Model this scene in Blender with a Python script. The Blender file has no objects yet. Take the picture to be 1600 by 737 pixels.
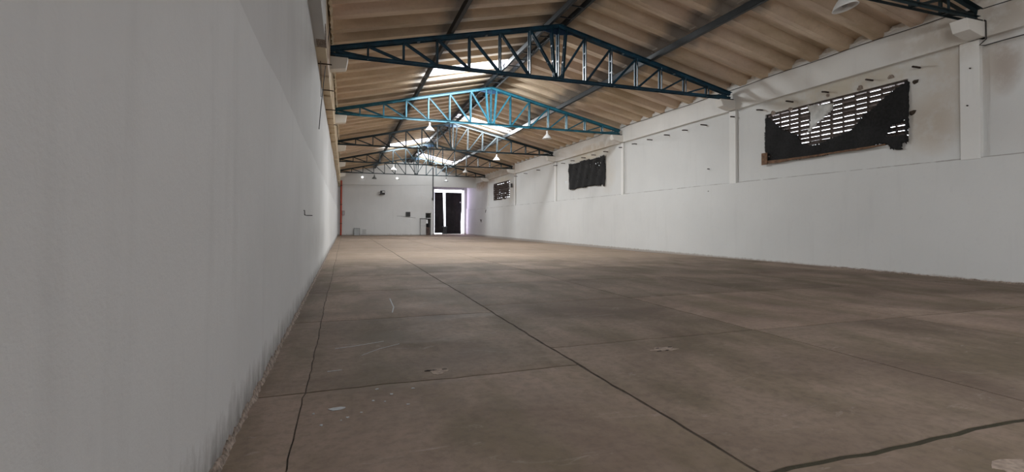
import bpy, bmesh, math, random
from mathutils import Vector, Matrix
random.seed(7)
scene = bpy.context.scene
col = scene.collection
PI = math.pi

# ------------------------------------------------------------------ camera
CAM = (0.628, 0.0, 1.30)
yaw, pitch, roll = 0.333, 0.017, 0.004
fwd = Vector((math.sin(yaw)*math.cos(pitch), math.cos(yaw)*math.cos(pitch), math.sin(pitch)))
rgt = Vector((math.cos(yaw), -math.sin(yaw), 0))
up = rgt.cross(fwd)
r2 = rgt*math.cos(roll) + up*math.sin(roll)
u2 = -rgt*math.sin(roll) + up*math.cos(roll)
cd = bpy.data.cameras.new('camera')
cd.sensor_width = 36.0; cd.sensor_fit = 'HORIZONTAL'
cd.lens = 757.0/1600*36; cd.shift_y = -32.3/1600
cd.clip_start = 0.05; cd.clip_end = 500
cam = bpy.data.objects.new('camera', cd); col.objects.link(cam)
M = Matrix.Identity(4)
for i in range(3):
    M[i][0] = r2[i]; M[i][1] = u2[i]; M[i][2] = -fwd[i]; M[i][3] = CAM[i]
cam.matrix_world = M
scene.camera = cam

# ------------------------------------------------------------------ world, exposure
scene.view_settings.view_transform = 'Standard'
scene.view_settings.look = 'None'
scene.view_settings.gamma = 1.0
scene.view_settings.use_curve_mapping = False
scene.view_settings.exposure = 0.0
scene.cycles.use_denoising = True
scene.cycles.max_bounces = 10
scene.cycles.diffuse_bounces = 6
scene.cycles.sample_clamp_indirect = 6.0
SKY = 6.0
w = bpy.data.worlds.new('sky'); scene.world = w; w.use_nodes = True
nt = w.node_tree; nt.nodes.clear()
bg = nt.nodes.new('ShaderNodeBackground'); wo = nt.nodes.new('ShaderNodeOutputWorld')
bg.inputs[0].default_value = (0.90, 0.93, 1.0, 1); bg.inputs[1].default_value = SKY
nt.links.new(bg.outputs[0], wo.inputs[0])

def area_light(name, loc, target, sx, sy, power, color=(1, 1, 1)):
    l = bpy.data.lights.new(name, 'AREA'); l.shape = 'RECTANGLE'
    l.size = sx; l.size_y = sy; l.energy = power; l.color = color
    o = bpy.data.objects.new(name, l); col.objects.link(o)
    o.location = loc
    d = Vector(target) - Vector(loc)
    o.rotation_euler = d.to_track_quat('-Z', 'X').to_euler() if sx >= sy and abs(d.z) < .3 else d.to_track_quat('-Z', 'Y').to_euler()
    return o

# ------------------------------------------------------------------ roof geometry constants
RX = 7.30; RZ = 8.17; RS = 0.2263
def roof_z(x): return RZ - RS*abs(x-RX)
WAVE = 0.97; WAVE0 = 0.66          # corrugation pitch and phase along the hall
SKYLIGHTS = []                      # (side, first wave, last wave)
def wave(i): return WAVE0 + i*WAVE
TR_Y = [7.13, 14.77, 22.63, 31.40, 40.12, 48.80]
# daylight from the translucent roof sheets: side, y0, y1, x0, x1
SK = [('L', wave(19), wave(20), 3.75, 7.10, 1.75), ('R', wave(30), wave(31), 7.52, 10.95, 1.2),
      ('L', wave(39), wave(41), 3.75, 7.10, .6), ('R', wave(48), wave(50), 7.52, 10.95, .6),
      ('R', wave(-2), wave(0), 7.52, 10.95, .15), ('L', wave(-7), wave(-5), 3.75, 7.10, .15)]  # this pair is added behind the camera, unseen, as extra light
FLANK = 42
SKP = 185.0                          # watts per square metre of sheet
for s, y0, y1, x0, x1, k in SK:
    xm = (x0+x1)/2
    sg = 1 if s == 'L' else -1
    L = (x1-x0)*math.hypot(1, RS)
    xax = Vector((1, 0, sg*RS)).normalized()
    for fl_ in (-1, 1):                          # the flanks of the trapezoidal sheet face both ways along the hall
        l = bpy.data.lights.new('skylight_daylight', 'AREA'); l.shape = 'RECTANGLE'
        wd = (y1-y0)*.25
        l.size = L*.97; l.size_y = wd*.96; l.energy = SKP*k*L*(y1-y0)/2; l.color = (0.94, 0.98, 1.0)
        o = bpy.data.objects.new('skylight_daylight', l); col.objects.link(o)
        n = Vector((sg*RS*.9, fl_*math.tan(math.radians(FLANK)), -1)).normalized()
        xx = (xax - n*xax.dot(n)).normalized()
        zax = -n; yax = zax.cross(xx)
        mm = Matrix.Identity(4)
        for i, a in enumerate((xx, yax, zax)):
            for j in range(3): mm[j][i] = a[j]
        mm.translation = Vector((xm, (y0+y1)/2 + fl_*(y1-y0)*.13, roof_z(xm) - 0.05)); o.matrix_world = mm
# daylight through the tall doorway at the far end, plus fill from an added opening behind the camera
def wall_light(name, loc, direction, w_, h_, power, color):
    l = bpy.data.lights.new(name, 'AREA'); l.shape = 'RECTANGLE'; l.size = w_; l.size_y = h_
    l.energy = power; l.color = color
    o = bpy.data.objects.new(name, l); col.objects.link(o); o.location = loc
    o.rotation_euler = Vector(direction).to_track_quat('-Z', 'Y').to_euler()
    return o
wall_light('added_side_fill', (.06, -3.9, 4.4), (1, .12, 0), 4.5, 1.6, 420, (0.98, 1.0, 0.99))  # fill light at an invented left wall window, out of view
wall_light('far_door_daylight', (14.44, 58.44, 2.6), (0, -1, 0), .28, 5.0, 48, (0.78, 0.62, 1.0))
wall_light('far_door_daylight', (12.6, 58.44, 5.24), (0, -1, 0), 3.3, .26, 26, (0.85, 0.68, 1.0))

# ------------------------------------------------------------------ materials
def new_mat(name):
    m = bpy.data.materials.new(name); m.use_nodes = True
    n = m.node_tree; n.nodes.clear()
    out = n.nodes.new('ShaderNodeOutputMaterial'); b = n.nodes.new('ShaderNodeBsdfPrincipled')
    n.links.new(b.outputs[0], out.inputs[0])
    return m, n, b
def N(n, t, **kw):
    x = n.nodes.new(t)
    for k, v in kw.items():
        if k.startswith('i_'): x.inputs[k[2:].replace('_', ' ')].default_value = v
        elif k.startswith('n_'): x.inputs[int(k[2:])].default_value = v
        else: setattr(x, k, v)
    return x
def pos(n, scale=(1, 1, 1)):
    g = N(n, 'ShaderNodeNewGeometry')
    mp = N(n, 'ShaderNodeMapping'); mp.inputs['Scale'].default_value = scale
    n.links.new(g.outputs['Position'], mp.inputs[0]); return mp.outputs[0]
def noise(n, vec, scale, detail=4, rough=.55, dist=0):
    x = N(n, 'ShaderNodeTexNoise'); x.inputs['Scale'].default_value = scale; x.inputs['Detail'].default_value = detail
    x.inputs['Roughness'].default_value = rough; x.inputs['Distortion'].default_value = dist
    n.links.new(vec, x.inputs['Vector']); return x.outputs['Fac']
def ramp(n, fac, stops):
    r = N(n, 'ShaderNodeValToRGB'); e = r.color_ramp.elements
    while len(e) < len(stops): e.new(.5)
    for i, (p, c) in enumerate(stops):
        e[i].position = p; e[i].color = (c, c, c, 1) if isinstance(c, (int, float)) else (*c, 1)
    n.links.new(fac, r.inputs[0]); return r.outputs[0]
def mix(n, fac, a, b, mode='MIX'):
    x = N(n, 'ShaderNodeMix', data_type='RGBA', blend_type=mode)
    for s, v in ((0, fac), (6, a), (7, b)):
        if hasattr(v, 'links') or hasattr(v, 'is_linked'): n.links.new(v, x.inputs[s])
        else: x.inputs[s].default_value = v if s == 0 else (*v, 1)
    return x.outputs[2]
def math_(n, op, a, b=0.0, clamp=False):
    x = N(n, 'ShaderNodeMath', operation=op); x.use_clamp = clamp
    for s, v in ((0, a), (1, b)):
        if hasattr(v, 'is_linked'): n.links.new(v, x.inputs[s])
        else: x.inputs[s].default_value = v
    return x.outputs[0]
def maprange(n, v, a, b, c=0.0, d=1.0):
    x = N(n, 'ShaderNodeMapRange'); x.inputs[1].default_value = a; x.inputs[2].default_value = b
    x.inputs[3].default_value = c; x.inputs[4].default_value = d; n.links.new(v, x.inputs[0]); return x.outputs[0]
def sep(n):
    g = N(n, 'ShaderNodeNewGeometry'); s = N(n, 'ShaderNodeSeparateXYZ'); n.links.new(g.outputs['Position'], s.inputs[0])
    return s.outputs
def bump(n, b, h, strength=.3, dist=.02):
    x = N(n, 'ShaderNodeBump'); x.inputs['Strength'].default_value = strength; x.inputs['Distance'].default_value = dist
    n.links.new(h, x.inputs['Height']); n.links.new(x.outputs[0], b.inputs['Normal'])
def blob(n, cy, cz, ry, rz):
    """stain mask: soft ellipse in the wall plane (y, z)"""
    s = sep(n)
    a = math_(n, 'DIVIDE', math_(n, 'SUBTRACT', s[1], cy), ry); c = math_(n, 'DIVIDE', math_(n, 'SUBTRACT', s[2], cz), rz)
    d = math_(n, 'ADD', math_(n, 'MULTIPLY', a, a), math_(n, 'MULTIPLY', c, c))
    return maprange(n, d, 1.0, 0.0)

def simple(name, color, rough=.6, metal=0.0, var=.12, scale=8, bmp=.15):
    m, n, b = new_mat(name)
    p = pos(n); f = noise(n, p, scale)
    c2 = tuple(max(0, c*(1-var*2)) for c in color)
    n.links.new(mix(n, ramp(n, f, [(.35, 0.0), (.65, 1.0)]), c2, color), b.inputs['Base Color'])
    b.inputs['Roughness'].default_value = rough; b.inputs['Metallic'].default_value = metal
    if bmp: bump(n, b, f, bmp, .01)
    return m

def wall_mat(name, base, dirt, dirt_z=.35, blobs=(), grime=.25, upper=None, ledge=None):
    m, n, b = new_mat(name)
    p = pos(n)
    big = noise(n, p, .55, 3, .5); fine = noise(n, p, 9, 5, .6)
    streak = noise(n, pos(n, (1.6, 1.6, .16)), 2.2, 4, .6)
    c = mix(n, math_(n, 'MULTIPLY', ramp(n, big, [(.35, 1.0), (.62, 0.0)]), grime), base, tuple(x*.80 for x in base))
    c = mix(n, math_(n, 'MULTIPLY', ramp(n, streak, [(.55, 0.0), (.85, 1.0)]), grime*.9), c, tuple(x*.66 for x in base))
    c = mix(n, math_(n, 'MULTIPLY', ramp(n, fine, [(.58, 0.0), (.75, 1.0)]), .13), c, tuple(x*.7 for x in base))
    for (cy, cz, ry, rz, colr, k) in blobs:
        mk = math_(n, 'MULTIPLY', blob(n, cy, cz, ry, rz), ramp(n, noise(n, p, 1.9, 5, .65), [(.30, .25), (.52, 1.0)]))
        c = mix(n, math_(n, 'MULTIPLY', mk, k, True), c, colr)
    s = sep(n)
    if upper:                      # bare stained band of old paint above a height
        z0, colr, k = upper
        mk = math_(n, 'MULTIPLY', maprange(n, s[2], z0-.12, z0+.12), ramp(n, noise(n, pos(n, (1, .6, 1)), 1.4, 5, .6), [(.38, .1), (.66, 1.0)]))
        c = mix(n, math_(n, 'MULTIPLY', mk, k, True), c, colr)
    if ledge:                      # grimy crack where the panel meets the thicker lower wall
        zz = math_(n, 'ADD', s[2], math_(n, 'MULTIPLY', noise(n, pos(n, (1, 1, .2)), 2.5, 4, .6), .03))
        mk = math_(n, 'MULTIPLY', maprange(n, math_(n, 'ABSOLUTE', math_(n, 'SUBTRACT', zz, ledge)), .022, .008), ramp(n, noise(n, p, 1.3, 4, .7), [(.40, 0.0), (.55, 1.0)]))
        c = mix(n, math_(n, 'MULTIPLY', mk, .6), c, (0.14, 0.11, 0.085))
    # splashed dirt at the foot of the wall
    if dirt_z <= 0: dirt_z = .02
    edge = math_(n, 'ADD', s[2], math_(n, 'MULTIPLY', math_(n, 'SUBTRACT', noise(n, pos(n, (1, 1, .35)), 7, 5, .7), .5), -1.6*max(dirt_z, .05)))
    mk = maprange(n, edge, dirt_z*.75, 0.0)
    c = mix(n, math_(n, 'MULTIPLY', mk, .85, True), c, dirt)
    n.links.new(c, b.inputs['Base Color'])
    b.inputs['Roughness'].default_value = .85
    h = math_(n, 'ADD', noise(n, p, 3.0, 6, .6), math_(n, 'MULTIPLY', noise(n, p, 60, 3, .6), .15))
    bump(n, b, h, .35, .02)
    return m

WHITE = (0.68, 0.685, 0.675)
OCHRE = (0.42, 0.31, 0.20)
blR = []
for cy in (11.05, 27.0, 44.3):
    blR += [(cy-.4, 5.45, 3.2, .50, (0.56, 0.47, 0.32), .6), (cy-2.6, 4.2, 1.0, 1.3, (0.56, 0.49, 0.40), .4)]
blR += [(7.4, 5.3, 1.2, 1.3, (0.50, 0.42, 0.33), .6), (6.7, 5.0, .35, .8, (.34, .27, .22), .6), (8.1, 3.9, .7, .9, (.50, .42, .33), .6), (51.5, 5.6, 3.5, .8, (0.40, 0.27, 0.16), .9), (47.5, 5.9, 2.5, .5, (0.42, 0.30, 0.2), .7)]
M_WR = wall_mat('plaster_right', WHITE, (0.33, 0.29, 0.25), .09, blR, .22, None, 2.925)
M_WL = wall_mat('plaster_left', (0.62, 0.625, 0.62), (0.17, 0.155, 0.14), .36, [(14, .9, 6, .5, (.42, .41, .40), .4)], .34)
M_WLU = wall_mat('old_plaster_left', (0.545, 0.545, 0.54), (.3, .3, .3), -5, [], .4)
M_WB = wall_mat('plaster_back', (0.66, 0.66, 0.65), (0.36, 0.33, 0.30), .2, [], .25)
M_BEAM_R = wall_mat('plaster_beam', (0.80, 0.80, 0.78), (.3, .3, .3), -5, [(7.3, 6.2, 2.2, 1.0, (0.45, 0.38, 0.30), .7), (44, 6, 9, .7, (0.45, 0.35, 0.25), .6), (26, 5.8, 3.5, .35, (.48, .38, .26), .6)], .28)
M_BEAM_L = wall_mat('stained_beam', (0.70, 0.60, 0.44), (.3, .3, .3), -5, [(20, 5.4, 9, .5, (.45, .30, .16), .7), (36, 5.7, 16, .6, (.40, .27, .15), .6), (13.3, 5.8, 1.6, .9, (.45, .33, .28), .8)], .4, (5.9, (.46, .36, .22), .5))
M_CORB = wall_mat('corbel_plaster', (0.78, 0.76, 0.72), (.3, .3, .3), -5, [], .3)

def concrete_floor():
    m, n, b = new_mat('slab_concrete')
    p = pos(n); s = sep(n)
    a = noise(n, p, .55, 5, .6, .6); c_ = noise(n, pos(n, (.5, 1.6, 1)), 1.4, 6, .65, .8); f = noise(n, p, 14, 6, .7)
    c = mix(n, ramp(n, a, [(.34, 0.0), (.66, 1.0)]), (0.140, 0.104, 0.079), (0.285, 0.222, 0.176))
    c = mix(n, math_(n, 'MULTIPLY', ramp(n, c_, [(.45, 0.0), (.72, 1.0)]), .55), c, (0.235, 0.185, 0.155))
    c = mix(n, math_(n, 'MULTIPLY', ramp(n, noise(n, pos(n, (1.5, .6, 1)), .9, 4, .6), [(.46, 0.0), (.62, 1.0)]), .6), c, (0.115, 0.094, 0.058))
    c = mix(n, math_(n, 'MULTIPLY', ramp(n, f, [(.35, 1.0), (.55, 0.0)]), .35), c, (0.085, 0.066, 0.054))
    # each slab poured on its own: slightly different tone per slab
    att = N(n, 'ShaderNodeAttribute', attribute_name='slab')
    c = mix(n, 1.0, c, ramp(n, att.outputs['Fac'], [(0.0, (.84, .84, .82)), (1.0, (1.18, 1.15, 1.14))]), 'MULTIPLY')
    # paler band further down the hall
    k = math_(n, 'MULTIPLY', math_(n, 'MULTIPLY', maprange(n, s[1], 14, 19), maprange(n, s[1], 42, 33, .45, 1.0)), .62)
    c = mix(n, k, c, mix(n, f, (0.30, 0.225, 0.165), (0.40, 0.305, 0.225)))
    # pale scuffs
    sc = noise(n, pos(n, (1.1, 3.0, 1)), 1.7, 7, .75, 1.2)
    c = mix(n, math_(n, 'MULTIPLY', ramp(n, sc, [(.60, 0.0), (.70, 1.0)]), .5), c, (0.33, 0.29, 0.26))
    n.links.new(c, b.inputs['Base Color'])
    n.links.new(maprange(n, c_, .3, .7, .74, .9), b.inputs['Roughness'])
    b.inputs['Specular IOR Level'].default_value = .22
    bump(n, b, math_(n, 'ADD', f, math_(n, 'MULTIPLY', a, 1.5)), .3, .012)
    return m
M_FLOOR = concrete_floor()
def joint_mat():
    m, n, b = new_mat('joint_dirt')
    p = pos(n); s = sep(n)
    f = noise(n, p, 5, 5, .7)
    c = mix(n, ramp(n, f, [(.4, 0.0), (.62, 1.0)]), (0.030, 0.020, 0.013), (0.085, 0.062, 0.045))
    k = math_(n, 'MULTIPLY', maprange(n, math_(n, 'ABSOLUTE', math_(n, 'SUBTRACT', s[1], 1.98)), .12, .05), maprange(n, s[0], 2.6, 2.9))
    c = mix(n, math_(n, 'MULTIPLY', k, ramp(n, f, [(.3, .5), (.6, 1.0)])), c, (0.034, 0.030, 0.012))
    n.links.new(c, b.inputs['Base Color']); b.inputs['Roughness'].default_value = .95
    bump(n, b, noise(n, p, 60, 4, .7), .8, .02); return m
M_MOSS = joint_mat()
M_SPALL = simple('patched_concrete', (0.33, 0.26, 0.21), .9, 0, .2, 25, .6)
M_HOLE = simple('dark_pit', (0.03, 0.02, 0.015), .95)
M_SPLASH = simple('paint_splash', (0.42, 0.44, 0.46), .8, 0, .1, 30, .2)

def roof_mat():
    m, n, b = new_mat('fibre_cement_sheet')
    p = pos(n)
    a = noise(n, pos(n, (.5, 2.2, 1)), .9, 5, .6); f = noise(n, p, 12, 5, .6)
    c = mix(n, ramp(n, a, [(.35, 0.0), (.65, 1.0)]), (0.48, 0.37, 0.25), (0.72, 0.58, 0.43))
    c = mix(n, math_(n, 'MULTIPLY', ramp(n, noise(n, p, .35, 3, .5), [(.45, 0.0), (.7, 1.0)]), .5), c, (0.62, 0.48, 0.42))
    c = mix(n, math_(n, 'MULTIPLY', ramp(n, f, [(.5, 0.0), (.8, 1.0)]), .3), c, (0.38, 0.30, 0.215))
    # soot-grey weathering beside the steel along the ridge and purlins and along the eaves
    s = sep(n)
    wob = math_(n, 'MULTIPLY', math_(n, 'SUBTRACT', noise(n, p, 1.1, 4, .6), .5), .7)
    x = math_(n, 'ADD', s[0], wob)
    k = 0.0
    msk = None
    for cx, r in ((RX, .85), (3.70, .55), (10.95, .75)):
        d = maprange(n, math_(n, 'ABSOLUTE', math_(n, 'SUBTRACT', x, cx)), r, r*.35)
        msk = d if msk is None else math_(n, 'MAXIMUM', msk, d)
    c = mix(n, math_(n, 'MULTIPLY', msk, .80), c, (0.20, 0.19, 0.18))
    n.links.new(c, b.inputs['Base Color']); b.inputs['Roughness'].default_value = .85
    bump(n, b, f, .25, .01)
    return m
M_ROOF = roof_mat()
M_BLUE_SHADED = simple('shaded_blue_steel', (0.016, 0.034, 0.042), .5, .1, .2, 3, .05)  # the blue truss paint darkened, shade put into the colour
M_BLUE_HALFSHADE = simple('half_shaded_blue_steel', (0.012, 0.080, 0.140), .45, 0, .3, 3.0, .05)  # same blue, dimmed in colour for a partly shaded truss
M_BLUE = simple('blue_steel_paint', (0.026, 0.185, 0.265), .42, .0, .22, 3.0, .05)
M_DSTEEL = simple('dark_steel_paint', (0.018, 0.022, 0.026), .5, .2, .2, 4, .05)
M_NAVY = simple('navy_steel', (0.01, 0.05, 0.12), .5)
M_RUST = simple('rusty_iron', (0.050, 0.028, 0.022), .8, .2, .25, 20)
M_BLACK = simple('black_shade_net', (0.013, 0.013, 0.014), .92, 0, .3, 14, .5)
M_GRILLE = simple('dusty_concrete_grille', (0.085, 0.062, 0.052), .9, 0, .25, 16)
M_BROWNG = simple('brown_grille', (0.060, 0.036, 0.026), .9, 0, .3, 10)
M_WOOD = simple('weathered_wood', (0.22, 0.115, 0.06), .8, 0, .3, 9)
M_PLASTIC = simple('grey_plastic_sheet', (0.62, 0.62, 0.60), .45, 0, .12, 5, .3)
M_LAMP = simple('white_enamel', (0.72, 0.71, 0.69), .35, 0, .05, 4, 0)
M_LAMPIN = simple('grey_enamel', (0.35, 0.35, 0.34), .4, 0, .05, 4, 0)
M_RED = simple('red_pipe_paint', (0.50, 0.07, 0.03), .45, 0, .1, 3, 0)
M_PINKBOX = simple('faded_red_box', (0.40, 0.25, 0.24), .6)
M_GREY = simple('grey_sheet_metal', (0.40, 0.41, 0.41), .5, .1, .06, 3, 0)
M_GREY2 = simple('pale_grey_panel', (0.50, 0.50, 0.49), .6, 0, .05, 3, 0)
M_DGREY = simple('dark_grey_panel', (0.11, 0.11, 0.105), .6, 0, .2, 12, 0)
M_PAPER = simple('white_paper', (0.85, 0.86, 0.85), .7, 0, .02, 3, 0)
M_CABLE = simple('black_cable', (0.03, 0.028, 0.027), .6, 0, .1, 5, 0)
M_DOORM = simple('dark_door_cladding', (0.022, 0.016, 0.017), .7, 0, .4, 1.6, .1)
M_BRICK = simple('crumbled_mortar', (0.36, 0.29, 0.24), .95, 0, .3, 30, .8)
M_BIN = simple('grey_bin_plastic', (0.075, 0.078, 0.082), .6, 0, .15, 6, 0)
M_BROWNW = simple('brown_boards', (0.14, 0.09, 0.075), .8, 0, .3, 5)
def emis(name, c, s):
    m, n, b = new_mat(name); b.inputs['Emission Color'].default_value = (*c, 1); b.inputs['Emission Strength'].default_value = s
    b.inputs['Base Color'].default_value = (*c, 1); return m
M_BULB = emis('lit_bulb', (1, 1, 1), 1.6)
def translucent():
    m, n, b = new_mat('translucent_fibreglass')
    out = [x for x in n.nodes if x.type == 'OUTPUT_MATERIAL'][0]
    t = N(n, 'ShaderNodeBsdfTranslucent'); t.inputs[0].default_value = (.95, .95, .97, 1)
    d = N(n, 'ShaderNodeBsdfTransparent'); d.inputs[0].default_value = (.95, .95, 1, 1)
    ms = N(n, 'ShaderNodeMixShader'); ms.inputs[0].default_value = .5
    n.links.new(t.outputs[0], ms.inputs[1]); n.links.new(d.outputs[0], ms.inputs[2]); n.links.new(ms.outputs[0], out.inputs[0])
    return m
M_TRANS = translucent()

# ------------------------------------------------------------------ mesh helpers
class MB:
    def __init__(s): s.v = []; s.f = []
    def poly(s, pts): i = len(s.v); s.v += [tuple(p) for p in pts]; s.f.append(tuple(range(i, i+len(pts))))
    def hexa(s, p):       # 8 points: bottom 4 ccw, top 4 ccw
        i = len(s.v); s.v += [tuple(q) for q in p]
        for q in ((3, 2, 1, 0), (4, 5, 6, 7), (0, 1, 5, 4), (1, 2, 6, 5), (2, 3, 7, 6), (3, 0, 4, 7)): s.f.append(tuple(i+a for a in q))
    def box(s, x0, x1, y0, y1, z0, z1):
        s.hexa([(x0, y0, z0), (x1, y0, z0), (x1, y1, z0), (x0, y1, z0), (x0, y0, z1), (x1, y0, z1), (x1, y1, z1), (x0, y1, z1)])
    def bar(s, a, b, w, t, upv=(0, 0, 1)):   # rectangular bar a->b; w along side (up x dir), t along up-ish
        a = Vector(a); b = Vector(b); d = (b-a).normalized(); u = Vector(upv)
        sd = d.cross(u)
        if sd.length < 1e-4: sd = d.cross(Vector((0, 1, 0)))
        sd.normalize(); u = sd.cross(d).normalized(); sd *= w/2; u = u*(t/2)
        s.hexa([a-sd-u, a+sd-u, b+sd-u, b-sd-u, a-sd+u, a+sd+u, b+sd+u, b-sd+u])
    def tube(s, pts, r, k=8, closed_ends=True):
        pts = [Vector(p) for p in pts]; rs = r if isinstance(r, (list, tuple)) else [r]*len(pts)
        i0 = len(s.v); pr = None
        for i, p in enumerate(pts):
            d = (pts[min(i+1, len(pts)-1)] - pts[max(i-1, 0)]).normalized()
            if pr is None:
                pr = d.cross(Vector((0, 0, 1)))
                if pr.length < .1: pr = d.cross(Vector((0, 1, 0)))
            pr = (pr - d*pr.dot(d)).normalized(); q = d.cross(pr)
            for j in range(k):
                a = 2*PI*j/k; s.v.append(tuple(p + (pr*math.cos(a)+q*math.sin(a))*rs[i]))
        for i in range(len(pts)-1):
            for j in range(k):
                a = i0+i*k+j; b_ = i0+i*k+(j+1) % k; s.f.append((a, b_, b_+k, a+k))
        if closed_ends:
            s.f.append(tuple(i0+j for j in range(k))[::-1]); s.f.append(tuple(i0+(len(pts)-1)*k+j for j in range(k)))
    def lathe(s, prof, c=(0, 0, 0), k=24, tilt=None):
        i0 = len(s.v); R = tilt or Matrix.Identity(3)
        for r, z in prof:
            for j in range(k):
                a = 2*PI*j/k; s.v.append(tuple(Vector(c) + R @ Vector((r*math.cos(a), r*math.sin(a), z))))
        for i in range(len(prof)-1):
            for j in range(k):
                a = i0+i*k+j; b_ = i0+i*k+(j+1) % k; s.f.append((a, b_, b_+k, a+k))
    def prism(s, pts2, a, b, axis='x'):   # closed polygon in the plane, extruded; may be concave
        def P(u, v, w): return {'x': (w, u, v), 'y': (u, w, v), 'z': (u, v, w)}[axis]
        i = len(s.v); n = len(pts2)
        s.v += [P(u, v, a) for u, v in pts2] + [P(u, v, b) for u, v in pts2]
        s.f.append(tuple(range(i, i+n))[::-1]); s.f.append(tuple(range(i+n, i+2*n)))
        for j in range(n): s.f.append((i+j, i+(j+1) % n, i+n+(j+1) % n, i+n+j))
    def build(s, name, mat, parent=None, smooth=False, loc=None):
        me = bpy.data.meshes.new(name); me.from_pydata(s.v, [], s.f)
        bm = bmesh.new(); bm.from_mesh(me); bmesh.ops.recalc_face_normals(bm, faces=bm.faces); bm.to_mesh(me); bm.free()
        me.materials.append(mat)
        if smooth:
            for p in me.polygons: p.use_smooth = True
        o = bpy.data.objects.new(name, me); col.objects.link(o)
        if parent: o.parent = parent
        if loc: o.location = loc
        return o
def tag(o, label=None, cat=None, group=None, kind=None):
    if label: o['label'] = label
    if cat: o['category'] = cat
    if group: o['group'] = group
    if kind: o['kind'] = kind
    return o
def struct(name, mb, mat, label=None, smooth=False):
    o = mb.build(name, mat, smooth=smooth); o['kind'] = 'structure'
    if label: o['label'] = label
    return o
def empty(name, loc=(0, 0, 0), rz=0):
    o = bpy.data.objects.new(name, None); col.objects.link(o); o.location = loc; o.rotation_euler = (0, 0, rz)
    o.empty_display_size = .2; return o
def copy_tree(o, parent=None):
    c = o.copy(); col.objects.link(c); c.parent = parent
    for ch in [x for x in bpy.data.objects if x.parent == o]: copy_tree(ch, c)
    return c

Y0 = -12.0; YB = 53.94; YD = 58.50; YE = 60.0
# ------------------------------------------------------------------ floor: separately poured slabs with open joints
def floor_z(x, y):
    t = max(0.0, min(1.0, x/14.75))**1.3
    ks = [(-20, 0), (13, 0), (21, -.09), (40, -.15), (50, -.15), (54, -.04), (70, -.04)]
    for (a, b), (c, d) in zip(ks, ks[1:]):
        if a <= y <= c: return t*(b+(d-b)*(y-a)/(c-a))
    return 0
_jr = {}
def jx(base, y, seed):
    q = (round(y, 3), seed)
    if q not in _jr: _jr[q] = random.uniform(-.0035, .0035) if y < 12 else 0
    return _jr[q] + base + .010*math.sin(y*.9+seed*3.1) + .004*math.sin(y*4.3+seed) + .003*math.sin(y*13.7+seed*7) + (.002*math.sin(y*31+seed*2))
cols_x = [-.05, .35, 2.70, 5.43, 8.15, 10.87, 13.6, 15.4]
P1 = [4.06+2.82*k for k in range(-6, 21)]; P1 = [y if abs(y-6.88) > .1 else 6.88 for y in P1]
P2 = [1.98+2.735*k for k in range(-5, 22)]
fl = MB(); slab_vals = []
def edges(L):
    L = [y for y in L if Y0+.3 < y < YE-.6]; return [Y0-.2] + L + [YE+.2]
for ci in range(len(cols_x)-1):
    xa, xb = cols_x[ci], cols_x[ci+1]
    ys = edges(P1 if ci < 2 else P2)
    if ci == 5: ys = edges([y for i, y in enumerate(P2) if i % 2 == 0])
    for yi in range(len(ys)-1):
        ya, yb = ys[yi], ys[yi+1]
        val = random.random()
        near = ya < 16 and ya > -4
        st = .12 if near else .45
        nx = max(2, int((xb-xa)/(st*1.6))); ny = max(2, int((yb-ya)/st))
        gx = .011 if ci != 1 else .010
        gL = .013 if ci == 2 else (.005 if ci in (0, 1) else .008); gR = .013 if ci == 1 else (.005 if ci == 0 else .010)
        if ci == 3: gL = .007
        moss = ci >= 2
        gA = .020 if (moss and abs(ya-1.98) < .1) else (.011 if near else .014); gB = .022 if (moss and abs(yb-1.98) < .1) else (.011 if near else .014)
        i0 = len(fl.v)
        cs = ci*1.3
        for j in range(ny+1):
            v = j/ny; yy = ya+(yb-ya)*v
            xl = jx(xa, yy, ci)+gL; xr = jx(xb, yy, ci+1)-gR
            for i in range(nx+1):
                u = i/nx; x = xl+(xr-xl)*u
                y = yy
                if j == 0: y = ya + .010*math.sin(x*4.1+ya) + .006*math.sin(x*17+ya) + .004*math.sin(x*41) + gA
                elif j == ny: y = yb + .010*math.sin(x*4.1+yb) + .006*math.sin(x*17+yb) + .004*math.sin(x*41) - gB
                e = -.006 if (i in (0, nx) or j in (0, ny)) else 0
                fl.v.append((x, y, floor_z(x, y)+e))
        for j in range(ny):
            for i in range(nx):
                a = i0+j*(nx+1)+i; fl.f.append((a, a+1, a+nx+2, a+nx+1)); slab_vals.append(val)
        # sides
        def wallstrip(ids):
            for a, b_ in zip(ids, ids[1:]):
                k = len(fl.v); va = fl.v[a]; vb = fl.v[b_]
                fl.v += [(va[0], va[1], va[2]-.05), (vb[0], vb[1], vb[2]-.05)]; fl.f.append((a, b_, k+1, k)); slab_vals.append(val)
        wallstrip([i0+i for i in range(nx+1)]); wallstrip([i0+ny*(nx+1)+i for i in range(nx+1)])
        wallstrip([i0+j*(nx+1) for j in range(ny+1)]); wallstrip([i0+j*(nx+1)+nx for j in range(ny+1)])
me = bpy.data.meshes.new('floor'); me.from_pydata(fl.v, [], fl.f)
at_ = me.attributes.new('slab', 'FLOAT', 'FACE')
for i, v in enumerate(slab_vals): at_.data[i].value = v
me.materials.append(M_FLOOR)
fo = bpy.data.objects.new('floor', me); col.objects.link(fo); fo['kind'] = 'structure'
# dirt and moss lying in the joints
dm = MB()
ny = 80; nx = 12
for j in range(ny+1):
    for i in range(nx+1):
        x = -.1+i*15.6/nx; y = Y0-.2+j*(YE+.4-Y0)/ny; dm.v.append((x, y, floor_z(x, y)-.011))
for j in range(ny):
    for i in range(nx):
        a = j*(nx+1)+i; dm.f.append((a, a+1, a+nx+2, a+nx+1))
struct('floor', dm, M_MOSS)
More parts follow.
